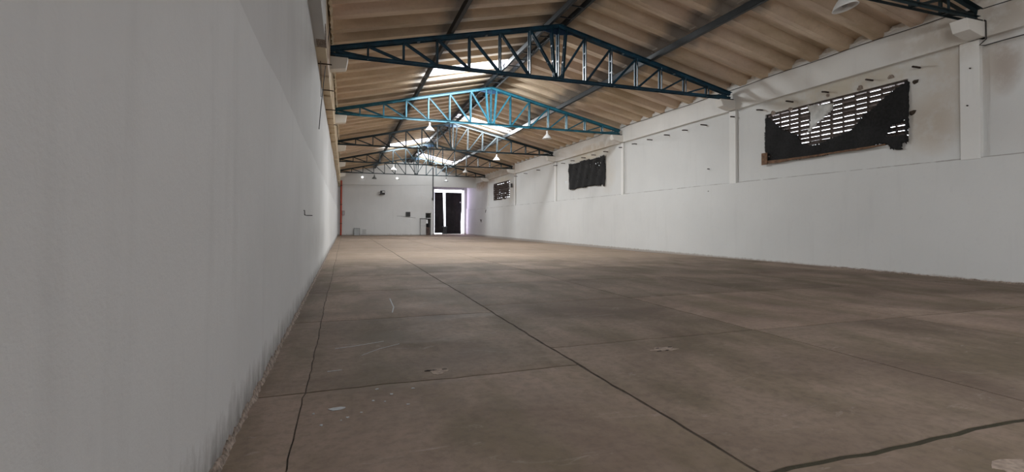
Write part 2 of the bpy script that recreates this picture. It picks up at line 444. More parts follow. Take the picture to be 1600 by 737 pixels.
# ------------------------------------------------------------------ walls
XL = 0.0
LEDGE = 2.90
def wavy_box_top(mb, x0, x1, y0, y1, z0, ztop, amp, n):
    """wall slab whose top edge is uneven"""
    pts = [(y0, z0)] + [(y1, z0)]
    top = []
    for i in range(n+1):
        y = y1-(y1-y0)*i/n; top.append((y, ztop + amp*(math.sin(y*1.3)+.6*math.sin(y*3.7+1)+.3*math.sin(y*9+2))))
    # build as strips to keep faces planar
    prev = None
    for (y, z) in top:
        if prev: mb.hexa([(x0, y, z0), (x1, y, z0), (x1, prev[0], z0), (x0, prev[0], z0), (x0, y, z), (x1, y, z), (x1, prev[0], prev[1]), (x0, prev[0], prev[1])])
        prev = (y, z)
wl = MB()
wavy_box_top(wl, -.25, XL, Y0, YE, -.3, 2.68, .018, 220)
wu = MB(); wu.box(-.25, XL-.018, Y0, -6.3, 2.5, 6.45); wu.box(-.25, XL-.018, -1.5, YE, 2.5, 6.45)
wu.box(-.25, XL-.018, -6.3, -1.5, 2.5, 3.5); wu.box(-.25, XL-.018, -6.3, -1.5, 5.25, 6.45); struct('wall_left', wu, M_WLU)  # high opening added out of view to hold the fill light
struct('wall_left', wl, M_WL)
# eaves beam over the left wall: painted near the camera, bare and stained further on
bl = MB(); bl.box(-.02, .20, Y0, 11.55, 5.22, 6.50)
struct('trim_1', bl, M_WL)
bs = MB()
random.seed(3)
y = 11.55
while y < YB:
    y2 = min(YB, y+1.1); d = random.uniform(-.012, .012); z0 = 5.20+random.uniform(-.05, .05)
    bs.box(-.02, .20+d, y, y2, z0, 6.50); y = y2
struct('trim_2', bs, M_BEAM_L)

# right wall
wr = MB()
XR = 14.75
YS = 39.95           # thickness step
def seg_panel(mb, x0, x1, y0, y1, z0, z1, holes):
    ys = sorted({y0, y1, *[h for q in holes for h in q[:2]]})
    for a, b in zip(ys, ys[1:]):
        hs = sorted([q for q in holes if q[0] <= a+1e-6 and q[1] >= b-1e-6], key=lambda q: q[2])
        z = z0
        for q in hs:
            if q[2] > z: mb.box(x0, x1, a, b, z, q[2])
            z = q[3]
        if z < z1: mb.box(x0, x1, a, b, z, z1)
wavy_box_top(wr, XR, XR+.40, Y0, YS, -.4, LEDGE, .010, 160)
seg_panel(wr, XR+.09, XR+.40, Y0, YS, 2.8, 5.75, [(8.73, 13.38, 3.52, 5.22), (24.75, 29.48, 3.60, 5.24), (29.78, 29.98, 4.02, 4.20)])
wavy_box_top(wr, XR+.10, XR+.50, YS, YE, -.4, 3.10, .010, 60)
seg_panel(wr, XR+.17, XR+.50, YS, YE, 3.0, 5.95, [(42.05, 46.75, 3.68, 5.30)])
struct('wall_right', wr, M_WR)
br = MB()
br.box(XR-.06, XR+.40, Y0, YS, 5.69, 6.60)
br.box(XR+.07, XR+.50, YS, YE, 5.88, 6.60)
struct('trim_3', br, M_BEAM_R)
# pilasters on the right wall
random.seed(5)
pi_ = 4
for k, yy in enumerate([-.6] + TR_Y):
    far = yy > 45
    xf = XR-.015 if not far else XR+.09
    if yy == 7.13: a, b = 7.13, 7.52
    else: a, b = (yy-.10, yy+.22) if yy == 14.77 else (yy-.06, yy+.16)
    p = MB(); p.box(xf, XR+.30, a, b, LEDGE-.02 if not far else 3.08, 6.10)
    struct('trim_%d' % pi_, p, M_BEAM_R); pi_ += 1
# mortar packed between the beam and the corrugated sheets: lumpy, ragged crest
def lumpy_strip(x0, x1, y0, y1, z0, z1, seed, step=.11, amp=.07):
    random.seed(seed); mb = MB(); n = int((y1-y0)/step); rows = []
    for i in range(n+1):
        y = y0+(y1-y0)*i/n
        ph = (y-WAVE0)/WAVE % 1.0
        crest = z1 + (.10 if .28 < ph < .72 else 0) + random.uniform(-amp, amp)*.6
        f = x0+random.uniform(-.02, .02)
        rows.append([(f, y, z0), (f-.015+random.uniform(-.015, .015), y, (z0+z1)/2+random.uniform(-.03, .03)), (f+.05, y, crest), (x1, y, crest), (x1, y, z0)])
    for r in rows: mb.v += r
    for i in range(n):
        for j in range(4):
            a = i*5+j; mb.f.append((a, a+1, a+6, a+5))
    return mb
ms = lumpy_strip(XR-.07, XR+.3, Y0, YS, 6.56, 6.66, 11); struct('trim_11', ms, M_BEAM_R)
ms = lumpy_strip(XR+.06, XR+.4, YS, YB, 6.56, 6.66, 12); struct('trim_12', ms, M_BEAM_L)
ms = lumpy_strip(.24, -.1, Y0, YB, 6.44, 6.55, 13, amp=.05); struct('trim_13', ms, M_BEAM_L)
# broken mortar fillet along the foot of both walls
def fillet(x, sgn, y0, y1, seed, wmax, hmax, step):
    random.seed(seed); mb = MB(); n = int((y1-y0)/step); a = b = .5
    for i in range(n+1):
        y = y0+(y1-y0)*i/n
        a = .6*a+.4*random.random(); b = .5*b+.5*random.random()
        wd = .004+wmax*a; h = .01+hmax*(b**1.5)
        fz = floor_z(max(0, x), y)
        mb.v += [(x-sgn*.02, y, fz+h), (x+sgn*.008, y, fz+h*.95), (x+sgn*wd*.6, y, fz+h*.35), (x+sgn*wd, y, fz-.01)]
    for i in range(n):
        for j in range(3):
            k = i*4+j; mb.f.append((k, k+1, k+5, k+4))
    return mb
struct('baseboard_left', fillet(0, 1, .8, 30, 21, .045, .075, .035), M_BRICK)
struct('baseboard_right', fillet(XR, -1, 3.0, 11, 22, .08, .055, .07), M_BRICK)
struct('baseboard_right', fillet(XR, -1, 11, YS, 23, .07, .014, .35), M_BRICK)

# back wall with personnel door opening and the tall doorway at its right
wb = MB()
wb.box(-.2, 9.10, YB, YB+.3, -.3, 6.3); wb.box(9.10, 9.76, YB, YB+.3, 2.47, 6.3); wb.box(9.76, 9.98, YB, YB+.3, -.3, 6.3)
wb.box(9.98, XR+.4, YB, YB+.3, 5.37, 6.3)
g = [(-.2, 6.3), (XR+.4, 6.3), (XR+.4, roof_z(XR+.4)+.1), (RX, RZ+.1), (-.2, roof_z(-.2)+.1)]
wb.prism(g, YB, YB+.3, 'y')
struct('wall_back', wb, M_WB)
wv = MB()
wv.box(9.70, 9.98, YB+.3, YE, -.3, 5.75)         # left side of the recess
wv.box(9.7, XR+.4, YB+.3, YE, 5.72, 5.90)        # its ceiling
wv.box(9.98, 10.80, YD, YD+.2, -.3, 5.75)        # return beside the door
wv.box(14.62, 15.2, YD-.05, YE, -.3, 5.75)
struct('wall_recess', wv, M_WB)
# room behind the personnel door
rm = MB()
rm.box(8.2, 9.7, YB+2.6, YB+2.7, -.1, 2.9); rm.box(8.1, 8.2, YB+.3, YB+2.7, -.1, 2.9); rm.box(8.1, 9.7, YB+.3, YB+2.7, 2.8, 2.9)
struct('wall_back_room', rm, M_BROWNW)
# wall behind the camera
wn = MB()
wn.box(-.2, XR+.4, Y0-.3, Y0, -.3, 6.3)
wn.prism(g, Y0-.3, Y0, 'y')
struct('wall_front', wn, M_WB)

# ------------------------------------------------------------------ roof: deep trapezoidal fibre-cement sheets
PROF = [(0, 0), (.14, 0), (.28, .27), (.69, .27), (.83, 0), (.97, 0)]
def sheet(mb, x0, x1, i, dz=0.0, th=.012):
    y = wave(i)
    for (a, za), (b, zb) in zip(PROF, PROF[1:]):
        q = [(x0, y+a, roof_z(x0)+za+dz), (x1, y+a, roof_z(x1)+za+dz), (x1, y+b, roof_z(x1)+zb+dz), (x0, y+b, roof_z(x0)+zb+dz)]
        mb.hexa([(p[0], p[1], p[2]) for p in q] + [(p[0], p[1], p[2]+th) for p in q])
rf = MB()
skip = set()
for s, y0, y1, x0, x1, k in SK:
    for i in range(-20, 70):
        if y0-.01 < wave(i)+.3 < y1: skip.add((s, i))
imin = int((Y0-WAVE0)/WAVE)-1; imax = int((YB+.3-WAVE0)/WAVE)+1
for i in range(imin, imax):
    d = random.uniform(0, .008)
    sheet(rf, -.6, 3.85, i, d)
    if ('L', i) not in skip: sheet(rf, 3.60, RX, i, .016+d)
    if ('R', i) not in skip: sheet(rf, RX, 11.05, i, .016+d)
    sheet(rf, 10.80, 15.6, i, d)
rf.bar((RX, Y0, RZ+.35), (RX, YB, RZ+.35), .5, .06)
struct('ceiling', rf, M_ROOF)
lab = {19: ('translucent white roof sheet glowing between the ridge and left purlin, nearest of the four'),
       30: ('translucent white roof sheet glowing right of the ridge behind the second blue truss'),
       39: ('translucent roof sheets glowing left of the ridge, behind the third truss'),
       48: ('translucent roof sheets glowing right of the ridge, furthest down the hall')}
for s, y0, y1, x0, x1, k in SK:
    i0 = round((y0-WAVE0)/WAVE); n = round((y1-y0)/WAVE)
    mb = MB()
    for i in range(i0, i0+n):
        if s == 'L': sheet(mb, 3.60, RX, i, .016, .006)
        else: sheet(mb, RX, 11.05, i, .016, .006)
    o = mb.build('skylight_sheet', M_TRANS)
    tag(o, lab.get(i0, 'unseen translucent roof sheets added for light behind the viewer, right of the ridge' if s == 'R' else 'unseen translucent roof sheets added for light behind the viewer, left of the ridge'), 'skylight', 'translucent sheets in the roof')

# ------------------------------------------------------------------ steel roof trusses
NX = [.27, 1.24, 2.27, 3.28, 4.30, 5.31, 6.33, 7.35, 8.36, 9.37, 10.40, 11.42, 12.48, 13.50, 14.46]
ZB = 6.115
def top_z(x): return 7.93 - .2263*abs(x-7.35)
def angle_pair(mb, a, b, leg=.05, gap=.10, out=True):
    """two parallel steel angles, back to back with a gap along y"""
    a = Vector(a); b = Vector(b); d = (b-a).normalized(); side = Vector((0, 1, 0)); nrm = d.cross(side)
    for s in (-1, 1):
        off = side*(s*gap/2)
        mb.bar(a+off, b+off, leg, .006, side)              # web in the truss plane
        off2 = side*(s*(gap/2+leg/2)) + nrm*(leg/2)
        mb.bar(a+off2, b+off2, .006, leg, side)            # outstanding leg
    Ln = (b-a).length
    for q in ((.02, .98) if Ln < 1.2 else (.01, .35, .65, .99)):   # packing plates joining the two angles
        c = a.lerp(b, q); mb.bar(c-side*(gap/2+.002), c+side*(gap/2+.002), leg*.8, leg*.8, d)
def truss(Y):
    t = empty('roof_truss', (7.35, Y, ZB))
    O = Vector((7.35, 0, ZB))
    def L(x, z): return Vector((x, 0, z))-O
    def part(name, segs, leg, gap, mat=M_BLUE):
        mb = MB()
        for a, b in segs: angle_pair(mb, L(*a), L(*b), leg, gap)
        return mb.build(name, mat, t)
    part('top_chord', [((.20, top_z(.20)-.04), (7.35, 7.93-.04))], .10, .16)
    part('top_chord', [((7.35, 7.93-.04), (14.52, top_z(14.52)-.04))], .10, .16)
    part('bottom_chord', [((.20, ZB), (14.52, ZB))], .065, .16)
    for i, x in enumerate(NX):
        part('vertical', [((x, ZB), (x, top_z(x)-.05))], .055, .12)
    for i in range(7):
        part('diagonal', [((NX[i]+.03, top_z(NX[i])-.08), (NX[i+1]-.03, ZB+.03))], .052, .08)
        j = 14-i
        part('diagonal', [((NX[j]-.03, top_z(NX[j])-.08), (NX[j-1]+.03, ZB+.03))], .052, .08)
    for s in (-1, 1):
        part('ridge_strut', [((7.35+s*.27, top_z(7.35+.27)-.05), (7.35+s*.14, ZB+.02))], .055, .12)
    mb = MB(); g1 = [(6.72, 7.72), (7.98, 7.72), (7.45, 7.92), (7.25, 7.92)]
    g1 = [(x-7.35, z-ZB) for x, z in ((6.80, 7.70), (7.35, 7.62), (7.90, 7.70), (7.62, 7.82), (7.35, 7.90), (7.08, 7.82))]
    mb.prism(g1, -.012, .012, 'y'); mb.build('gusset_plate', M_NAVY, t)
    for xs in (.22, 14.50):
        mb = MB(); mb.box(xs-7.35-.12, xs-7.35+.12, -.13, .13, -.065, -.035); mb.build('bearing_plate', M_DSTEEL, t)
    return t
TL = ['blue steel roof truss nearest the viewer, its right end at the top right corner',
      'large blue steel roof truss spanning the hall, first whole one from the viewer',
      'bright blue steel roof truss just behind the largest skylight, second whole one',
      'blue steel roof truss third in line, dark with pale middle bars',
      'thin dark roof truss fourth in line, behind the left of the far skylights',
      'furthest steel roof truss, just before the far white wall']
base = truss(TR_Y[0]); trs = [base]
for y in TR_Y[1:]:
    c = copy_tree(base); c.location.y = y; trs.append(c)
for k, mt in ((0, M_BLUE_SHADED), (1, M_BLUE_HALFSHADE), (3, M_BLUE_SHADED), (4, M_BLUE_SHADED), (5, M_BLUE_SHADED)):  # trusses share one blue; these copies have their shade painted in
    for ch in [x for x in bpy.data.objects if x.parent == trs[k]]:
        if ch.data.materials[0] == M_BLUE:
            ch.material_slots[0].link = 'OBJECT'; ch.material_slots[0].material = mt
for o, l in zip(trs, TL): tag(o, l, 'truss', 'steel roof trusses across the hall')

# purlins along the hall
def channel(mb, x, z, y0, y1, h=.17, w=.07):
    mb.box(x-w/2, x+w/2, y0, y1, z, z+.006); mb.box(x-w/2, x+w/2, y0, y1, z+h-.006, z+h); mb.box(x-w/2, x-w/2+.006, y0, y1, z, z+h)
    mb.box(x+w/2-.006, x+w/2, y0, y1, z, z+.02)
for x, l in ((3.70, 'long dark steel purlin carrying the left slope of the roof'), (10.95, 'long dark steel purlin carrying the right slope of the roof')):
    mb = MB(); zt = roof_z(x)-.012; channel(mb, x, zt-.205, Y0, YB, .20, .11)
    tag(mb.build('roof_purlin', M_DSTEEL), l, 'purlin', 'purlins under the roof')
rl = empty('ridge_purlin', (RX, YB, 7.9)); tag(rl, 'long dark ladder-like twin purlin under the ridge of the roof', 'purlin', 'purlins under the roof')
for x in (7.06, 7.56):
    mb = MB(); zt = roof_z(x)-.004; channel(mb, x-RX, zt-.18-7.9, Y0-YB, 0, .18, .09); mb.build('chord', M_DSTEEL, rl)
y = Y0+.6
while y < YB-.3:
    mb = MB(); mb.bar((7.08-RX, y-YB, 7.94-7.9), (7.54-RX, y-YB+.0, 7.94-7.9), .035, .035); o = mb.build('rung', M_DSTEEL, rl); y += .85

# ------------------------------------------------------------------ concrete corbels
def corbel(side, Y):
    mb = MB()
    if side == 'R': pr = [(14.86, 6.045), (14.00, 6.045), (14.12, 5.79), (14.55, 5.69), (14.86, 5.69)]
    else: pr = [(.0, 6.045), (.69, 6.045), (.635, 5.735), (.10, 5.64), (.0, 5.64)]
    mb.prism([(x, z) for x, z in pr], Y-.14, Y+.20, 'y')
    o = mb.build('concrete_corbel', M_CORB)
    bv = o.modifiers.new('bev', 'BEVEL'); bv.width = .012; bv.segments = 2
    return o
NAMEK = ['nearest', 'second', 'third', 'fourth', 'fifth', 'sixth']
TNAME = ['the truss nearest the viewer', 'the first whole truss', 'the bright blue truss', 'the third whole truss', 'the fourth whole truss', 'the furthest truss']
for k, Y in enumerate(TR_Y):
    tag(corbel('R', Y), 'white concrete corbel on the right wall under the end of ' + TNAME[k], 'corbel', 'corbels on the right wall')
    if k: tag(corbel('L', Y), 'white concrete corbel on the left wall under the end of ' + TNAME[k], 'corbel', 'corbels on the left wall')

# ------------------------------------------------------------------ iron stubs on the walls
def stub(x0, x1, y, z, t=.052):
    mb = MB(); bend = random.uniform(-.03, .02); xm = x0+(x1-x0)*.6
    mb.tube([(x0, 0, 0), (xm, 0, .004), (x1, bend, bend*.6)], t*.5, 6)
    o = mb.build('iron_stub', M_RUST); o.location = (0, y, z); return o
random.seed(9)
RY = [8.44, 9.64, 10.98, 12.24, 13.50, 14.72, 16.35, 17.54, 18.79, 20.12, 21.45, 22.70, 24.34, 25.76, 27.07, 28.59, 30.05, 31.32, 34.53, 37.3, 39.7]
def where(y):
    if y < 13.45: return 'above the large torn window', {8.44: 'right of its right corner', 9.64: 'over its right part', 10.98: 'over its middle', 12.24: 'over its left part', 13.0: ''}.get(y, '')
    return None
pl = ['rusty iron stub right of the top right corner of the nearest window', 'rusty iron stub over the right part of the nearest window', 'rusty iron stub over the middle of the nearest window', 'rusty iron stub over the left part of the nearest window',
      'rusty iron stub just left of the nearest window', 'rusty iron stub touching the thick white pillar left of the nearest window',
      'rusty iron stub in the windowless bay, nearest of its five', 'rusty iron stub in the windowless bay, second of its five', 'rusty iron stub in the windowless bay, middle of its five', 'rusty iron stub in the windowless bay, fourth of its five', 'rusty iron stub in the windowless bay, furthest of its five',
      'rusty iron stub on the pillar under the bright blue truss', 'small iron stub right of the black covered window', 'small iron stub over the right corner of the black covered window', 'small iron stub over the middle of the black covered window',
      'small iron stub over the left part of the black covered window', 'small iron stub just left of the black covered window', 'small iron stub on the pillar left of the black covered window',
      'small iron stub in the plain bay past the covered window, nearer one', 'small iron stub in the plain bay past the covered window, further one', 'small iron stub at the step in the wall before the last window']
for y, l in zip(RY, pl):
    tag(stub(XR+.18, XR+.09-.30, y, 5.42 if y > 8 else 5.43), l, 'iron stub', 'iron stubs along the right wall')
for y, l in zip([12.62, 15.1, 17.7, 20.3], ['rusty iron stub on the left wall below the nearest corbel', 'rusty iron stub on the left wall between the first two corbels', 'rusty iron stub on the left wall just before the second corbel', 'rusty iron stub on the left wall beside the second corbel']):
    tag(stub(-.05, .30, y, 5.17, .03), l, 'iron stub', 'iron stubs along the left wall')
# clogged putlog holes and stone chips above the nearest window
random.seed(4)
for (y, z, r), l in zip([(13.05, 5.24, .12), (12.35, 5.22, .09), (11.0, 5.33, .07), (10.0, 5.30, .10), (9.15, 5.38, .10), (8.55, 5.08, .09), (8.62, 4.28, .10)],
        ['left of the top edge', 'second from the left over the top edge', 'mid-left over the top edge', 'mid-right over the top edge', 'right over the top edge', 'at the top right corner', 'right of the lower right corner']):
    mb = MB(); k = 10; pts = []
    for j in range(k):
        a = 2*PI*j/k; q = r*random.uniform(.6, 1.1); pts.append((y+q*math.cos(a), z+q*.75*math.sin(a)))
    mb.prism(pts, XR+.075, XR+.12, 'x')
    tag(mb.build('broken_plaster_patch', M_BRICK if z > 5.1 else M_MOSS), 'crumbled brown plaster patch at the nearest window, ' + l, 'plaster patch', 'plaster patches around the nearest window')

# ------------------------------------------------------------------ windows in the right wall
def grille_window(idx, y0, y1, z0, z1, x, pitch, mpitch, mat, slat_t, seed, frame_mat):
    random.seed(seed)
    w_ = empty('window_%d' % idx, (x, (y0+y1)/2, z0)); w_['kind'] = 'structure'
    O = (x, (y0+y1)/2, z0)
    fr = MB()
    for a, b, c, d in ((y0, y1, z0, z0+.06), (y0, y1, z1-.05, z1), (y0, y0+.05, z0, z1), (y1-.05, y1, z0, z1)):
        fr.box(-.06, .10, a-O[1], b-O[1], c-O[2], d-O[2])
    fr.build('window_frame', frame_mat, w_)
    gm = MB(); n = int((z1-z0)/pitch)
    for i in range(1, n+1):
        z = z0+i*pitch-.02
        if z > z1-.05: break
        for s in range(int((y1-y0)/mpitch)+1):
            a = y0+s*mpitch; b = min(y1, a+mpitch)
            dz = random.uniform(-.010, .010)
            gm.hexa([(-.02, a-O[1], z+dz-O[2]), (.03, a-O[1], z+dz-slat_t*.6-O[2]), (.03, b-O[1], z+dz-slat_t*.6-O[2]), (-.02, b-O[1], z+dz-O[2]),
                     (-.02, a-O[1], z+dz+slat_t-O[2]), (.03, a-O[1], z+dz+slat_t*.4-O[2]), (.03, b-O[1], z+dz+slat_t*.4-O[2]), (-.02, b-O[1], z+dz+slat_t-O[2])])
    gm.build('louvre_grille', mat, w_)
    ml = MB(); m = int((y1-y0)/mpitch)
    for i in range(1, m+1):
        y = y0+i*mpitch
        if y > y1-.1: break
        t = .028 if i % 3 else .06
        ml.box(-.03, .03, y-t/2-O[1], y+t/2-O[1], z0-O[2], z1-O[2])
    ml.build('mullions', mat, w_)
    return w_
XW = XR+.22
grille_window(1, 8.73, 13.38, 3.52, 5.22, XW, .142, .375, M_GRILLE, .074, 31, M_GRILLE)
grille_window(2, 24.75, 29.48, 3.60, 5.24, XW, .142, .375, M_GRILLE, .07, 32, M_GRILLE)
grille_window(3, 42.05, 46.75, 3.68, 5.30, XW+.05, .20, .60, M_BROWNG, .085, 33, M_BROWNG)

def cloth(name, outline, x, mat, holes=(), ripple=.025, th=.012, seed=0, cell=.07):
    """hanging sheet cut to an irregular outline: a grid of small cells with folds, given thickness"""
    random.seed(seed)
    def inside(poly, p):
        c = False; n = len(poly)
        for i in range(n):
            (x1, y1), (x2, y2) = poly[i], poly[(i+1) % n]
            if (y1 > p[1]) != (y2 > p[1]) and p[0] < (x2-x1)*(p[1]-y1)/(y2-y1)+x1: c = not c
        return c
    bm = bmesh.new()
    # triangulated outline via grid clip
    ys = [p[0] for p in outline]; zs = [p[1] for p in outline]
    ny = int((max(ys)-min(ys))/cell)+1; nz = int((max(zs)-min(zs))/cell)+1
    vs = {}
    def V(i, j):
        if (i, j) not in vs:
            y = min(ys)+i*cell; z = min(zs)+j*cell
            jy = (random.random()-.5)*cell*.5; jz = (random.random()-.5)*cell*.5
            fx = x + ripple*(math.sin(y*7+z*3+seed)+.6*math.sin(z*11-y*4))*.5 + (.012*math.sin(z*44) if seed == 5 else 0)
            vs[(i, j)] = bm.verts.new((fx, y+jy, z+jz))
        return vs[(i, j)]
    for i in range(ny+1):
        for j in range(nz+1):
            for tri in (((0, 0), (1, 0), (1, 1)), ((0, 0), (1, 1), (0, 1))):
                cy = min(ys)+(i+sum(t[0] for t in tri)/3)*cell; cz = min(zs)+(j+sum(t[1] for t in tri)/3)*cell
                if inside(outline, (cy, cz)) and not any(inside(h, (cy, cz)) for h in holes):
                    bm.faces.new([V(i+t[0], j+t[1]) for t in tri])
    me = bpy.data.meshes.new(name); bm.to_mesh(me); bm.free(); me.materials.append(mat)
    for p in me.polygons: p.use_smooth = True
    o = bpy.data.objects.new(name, me); col.objects.link(o)
    s = o.modifiers.new('sol', 'SOLIDIFY'); s.thickness = th; s.offset = 0
    return o
c1 = [(13.36, 5.12), (13.17, 5.06), (12.84, 4.77), (12.56, 4.51), (12.04, 4.26), (11.9, 3.95), (11.65, 3.87), (11.26, 3.87), (10.74, 4.00), (10.26, 4.09), (9.98, 4.41), (9.62, 4.61), (9.32, 4.82), (9.0, 5.02), (8.70, 5.18), (8.68, 4.29), (8.72, 3.46), (8.83, 3.50), (8.88, 3.34), (9.13, 3.38), (9.29, 3.57), (9.98, 3.50), (10.65, 3.50), (11.37, 3.47), (12.66, 3.48), (13.31, 3.56), (13.38, 4.35)]
h1 = [[(9.13, 4.02), (8.79, 4.10), (8.79, 3.90), (9.18, 3.88)], [(9.20, 3.85), (8.79, 3.87), (8.79, 3.71), (9.27, 3.76)], [(13.22, 3.68), (13.08, 3.70), (13.08, 3.75), (13.22, 3.74)]]
tag(cloth('shade_cloth', c1, XR+.045, M_BLACK, h1, .03, seed=1, cell=.055), 'torn black shade cloth sagging across the nearest barred window', 'cloth')
tag(cloth('plastic_sheet', [(11.66, 5.15), (10.77, 5.03), (10.8, 4.84), (10.98, 4.74), (11.29, 4.55), (11.78, 4.22), (11.6, 4.46), (11.57, 4.86)], XR+.05, M_PLASTIC, (), .04, seed=2, cell=.05), 'pale torn plastic sheet caught in the bars of the nearest window', 'plastic sheet')
c2 = [(29.30, 5.27), (28.4, 5.22), (27.1, 5.27), (25.7, 5.22), (24.59, 5.27), (24.55, 4.1), (24.6, 3.47), (24.75, 3.47), (24.91, 3.62), (25.11, 3.55), (26.0, 3.61), (27.03, 3.58), (27.98, 3.60), (28.89, 3.52), (29.26, 3.66)]
random.seed(77)
h2 = []
for _ in range(26):
    a = random.uniform(24.8, 28.2); b = random.uniform(4.0, 5.1); h2.append([(a, b), (a+.07, b), (a+.07, b+.07), (a, b+.07)])
tag(cloth('shade_cloth', c2, XR+.02, M_BLACK, h2, .05, seed=5, cell=.07), 'ragged black shade cloth covering the whole second window', 'cloth')
random.seed(6)
c3 = [(46.9, 5.25), (42.0, 5.25), (42.0, 3.85), (42.6, 3.72), (43.19, 3.62), (43.9, 3.70), (44.4, 3.61), (45.6, 3.66), (46.85, 3.66)]
h3 = []
for k in range(7):
    z = 3.80+k*.205
    a = 42.2
    while a < 46.6:
        b = a+random.uniform(.5, 1.6)
        if random.random() < .85: h3.append([(a, z-.03), (min(b, 46.7), z-.03), (min(b, 46.7), z+random.uniform(.06, .11)), (a, z+.08)])
        a = b+.12
tag(cloth('shade_cloth', c3, XR+.12, M_BROWNG, h3, .02, seed=8, cell=.08), 'tattered brown cloth strips over the furthest small window', 'cloth')
# wooden batten below the nearest cloth
mb = MB(); random.seed(8)
pts = [(13.38, 3.60), (12.6, 3.55), (11.3, 3.53), (10.4, 3.55), (9.25, 3.57), (9.25, 3.50), (10.1, 3.46), (10.9, 3.47), (11.4, 3.42), (12.3, 3.43), (12.75, 3.39), (13.38, 3.43)]
mb.prism([(y, 3.50+(z-3.50)*.62) for y, z in pts], XR-.03, XR-.006, 'x')
tag(mb.build('wooden_batten', M_WOOD), 'reddish brown wooden batten along the bottom of the nearest torn window', 'batten')
mb = MB(); mb.box(XR-.055, XR-.032, 13.18, 13.42, 3.42, 3.84); tag(mb.build('wooden_block', M_WOOD), 'short brown board at the lower left corner of the nearest window', 'board')

# ------------------------------------------------------------------ bell lamps hanging from the trusses
def bell_lamp():
    t = empty('pendant_lamp')
    s = MB()
    s.lathe([(.045, .30), (.05, .24), (.075, .20), (.13, .15), (.19, .08), (.235, .01), (.245, -.005), (.24, -.01), (.225, 0), (.18, .07), (.12, .14), (.04, .19)])
    s.build('lamp_shade', M_LAMP, t, True)
    c = MB(); c.lathe([(.0, .40), (.035, .395), (.045, .36), (.048, .28), (.0, .27)], k=16); c.build('lamp_cap', M_LAMP, t, True)
    b = MB(); b.lathe([(.0, -.005), (.04, .01), (.06, .05), (.05, .11), (.03, .16), (0, .17)], k=14); b.build('bulb', M_LAMPIN, t, True)
    h = MB(); h.tube([(0, 0, .38), (0, 0, .47)], .008, 6); h.tube([(.0, 0, .46), (.02, 0, .49), (0, 0, .52), (-.02, 0, .49), (0, 0, .46)], .006, 6); h.tube([(0, -.115, .487), (0, .115, .487)], .009, 6); h.build('hook', M_DSTEEL, t)
    return t
lb = bell_lamp()
LP = [((10.35, 7.13, 5.78), 'large white bell lamp under the truss nearest the viewer, cut by the top edge', 1),
      ((4.36, 22.63, 5.62), 'white bell lamp hanging under the left of the bright blue truss', 1),
      ((10.33, 22.63, 5.62), 'white bell lamp hanging under the right of the bright blue truss', 1),
      ((10.36, 31.40, 5.60), 'white bell lamp hanging under the right of the third truss', 1),
      ((4.35, 40.12, 5.60), 'small white bell lamp under the left of the fourth truss', 1),
      ((10.30, 40.12, 5.62), 'small white bell lamp under the right of the fourth truss', 1),
      ((3.34, 48.80, 5.60), 'small dark bell lamp under the left of the furthest truss', 0),
      ((10.38, 48.80, 5.56), 'small dark bell lamp under the right of the furthest truss, before the doorway', 0)]
lamps = []
for i, (l, t, wht) in enumerate(LP):
    o = lb if i == 0 else copy_tree(lb)
    o.location = l; tag(o, t, 'lamp', 'bell lamps under the trusses'); lamps.append(o)
lb.rotation_euler = (math.radians(-8), math.radians(-10), 0)
for o in lamps[6:]:
    for ch in [x for x in bpy.data.objects if x.parent == o and x.name.startswith(('lamp_shade', 'lamp_cap'))]:
        ch.data = ch.data.copy(); ch.data.materials[0] = M_DGREY

# ------------------------------------------------------------------ cables
def cable(name, pts, r, label, cat='cable', mat=None, k=6):
    mb = MB(); mb.tube(pts, r, k); return tag(mb.build(name, mat or M_CABLE), label, cat)
pts = []
y = 7.36
while y < YS-.2:
    pts.append((XR-.095, y, 6.47+.012*math.sin(y*2.1)+.01*math.sin(y*.7))); y += .5
cable('electric_cable', pts, .010, 'thin dark cable running along the top of the right wall beam')
cable('electric_cable', [(14.62, 6.975, 6.06), (XR-.08, 6.97, 6.05), (XR-.09, 6.965, 6.00), (XR-.09, 6.965, 5.62), (XR-.07, 7.1, 5.53), (XR-.03, 7.02, 5.50), (XR-.075, 6.6, 5.49), (XR-.075, 5.4, 5.47), (XR-.075, 3.0, 5.46)], .014, 'dark cable dropping from the nearest truss end and running off right')
cable('electric_cable', [(XR-.075, 7.05, 6.36), (XR-.075, 6.2, 6.33), (XR-.075, 4.5, 6.28), (XR-.075, 1.0, 6.2)], .010, 'thin cable high on the right wall at the top right corner')
cable('hanging_cable', [(.24, 12.95, 6.25), (.20, 12.92, 5.85), (.165, 12.9, 5.4), (.10, 12.9, 4.7), (.045, 12.9, 4.1), (.012, 12.9, 3.62)], .010, 'thin dark cable dangling down the left wall past the nearest corbel')
cable('hanging_cable', [(.05, 12.3, 5.35), (.045, 12.9, 4.95), (.02, 13.6, 4.6)], .008, 'short thin wire crossing the left wall below the nearest corbel')
cable('wall_hook', [(-.02, 8.50, 1.50), (.018, 8.50, 1.50), (.02, 8.52, 1.425), (.045, 8.62, 1.42), (.13, 8.62, 1.42)], .007, 'small dark bent hook sticking out of the left wall', 'hook', M_RUST)
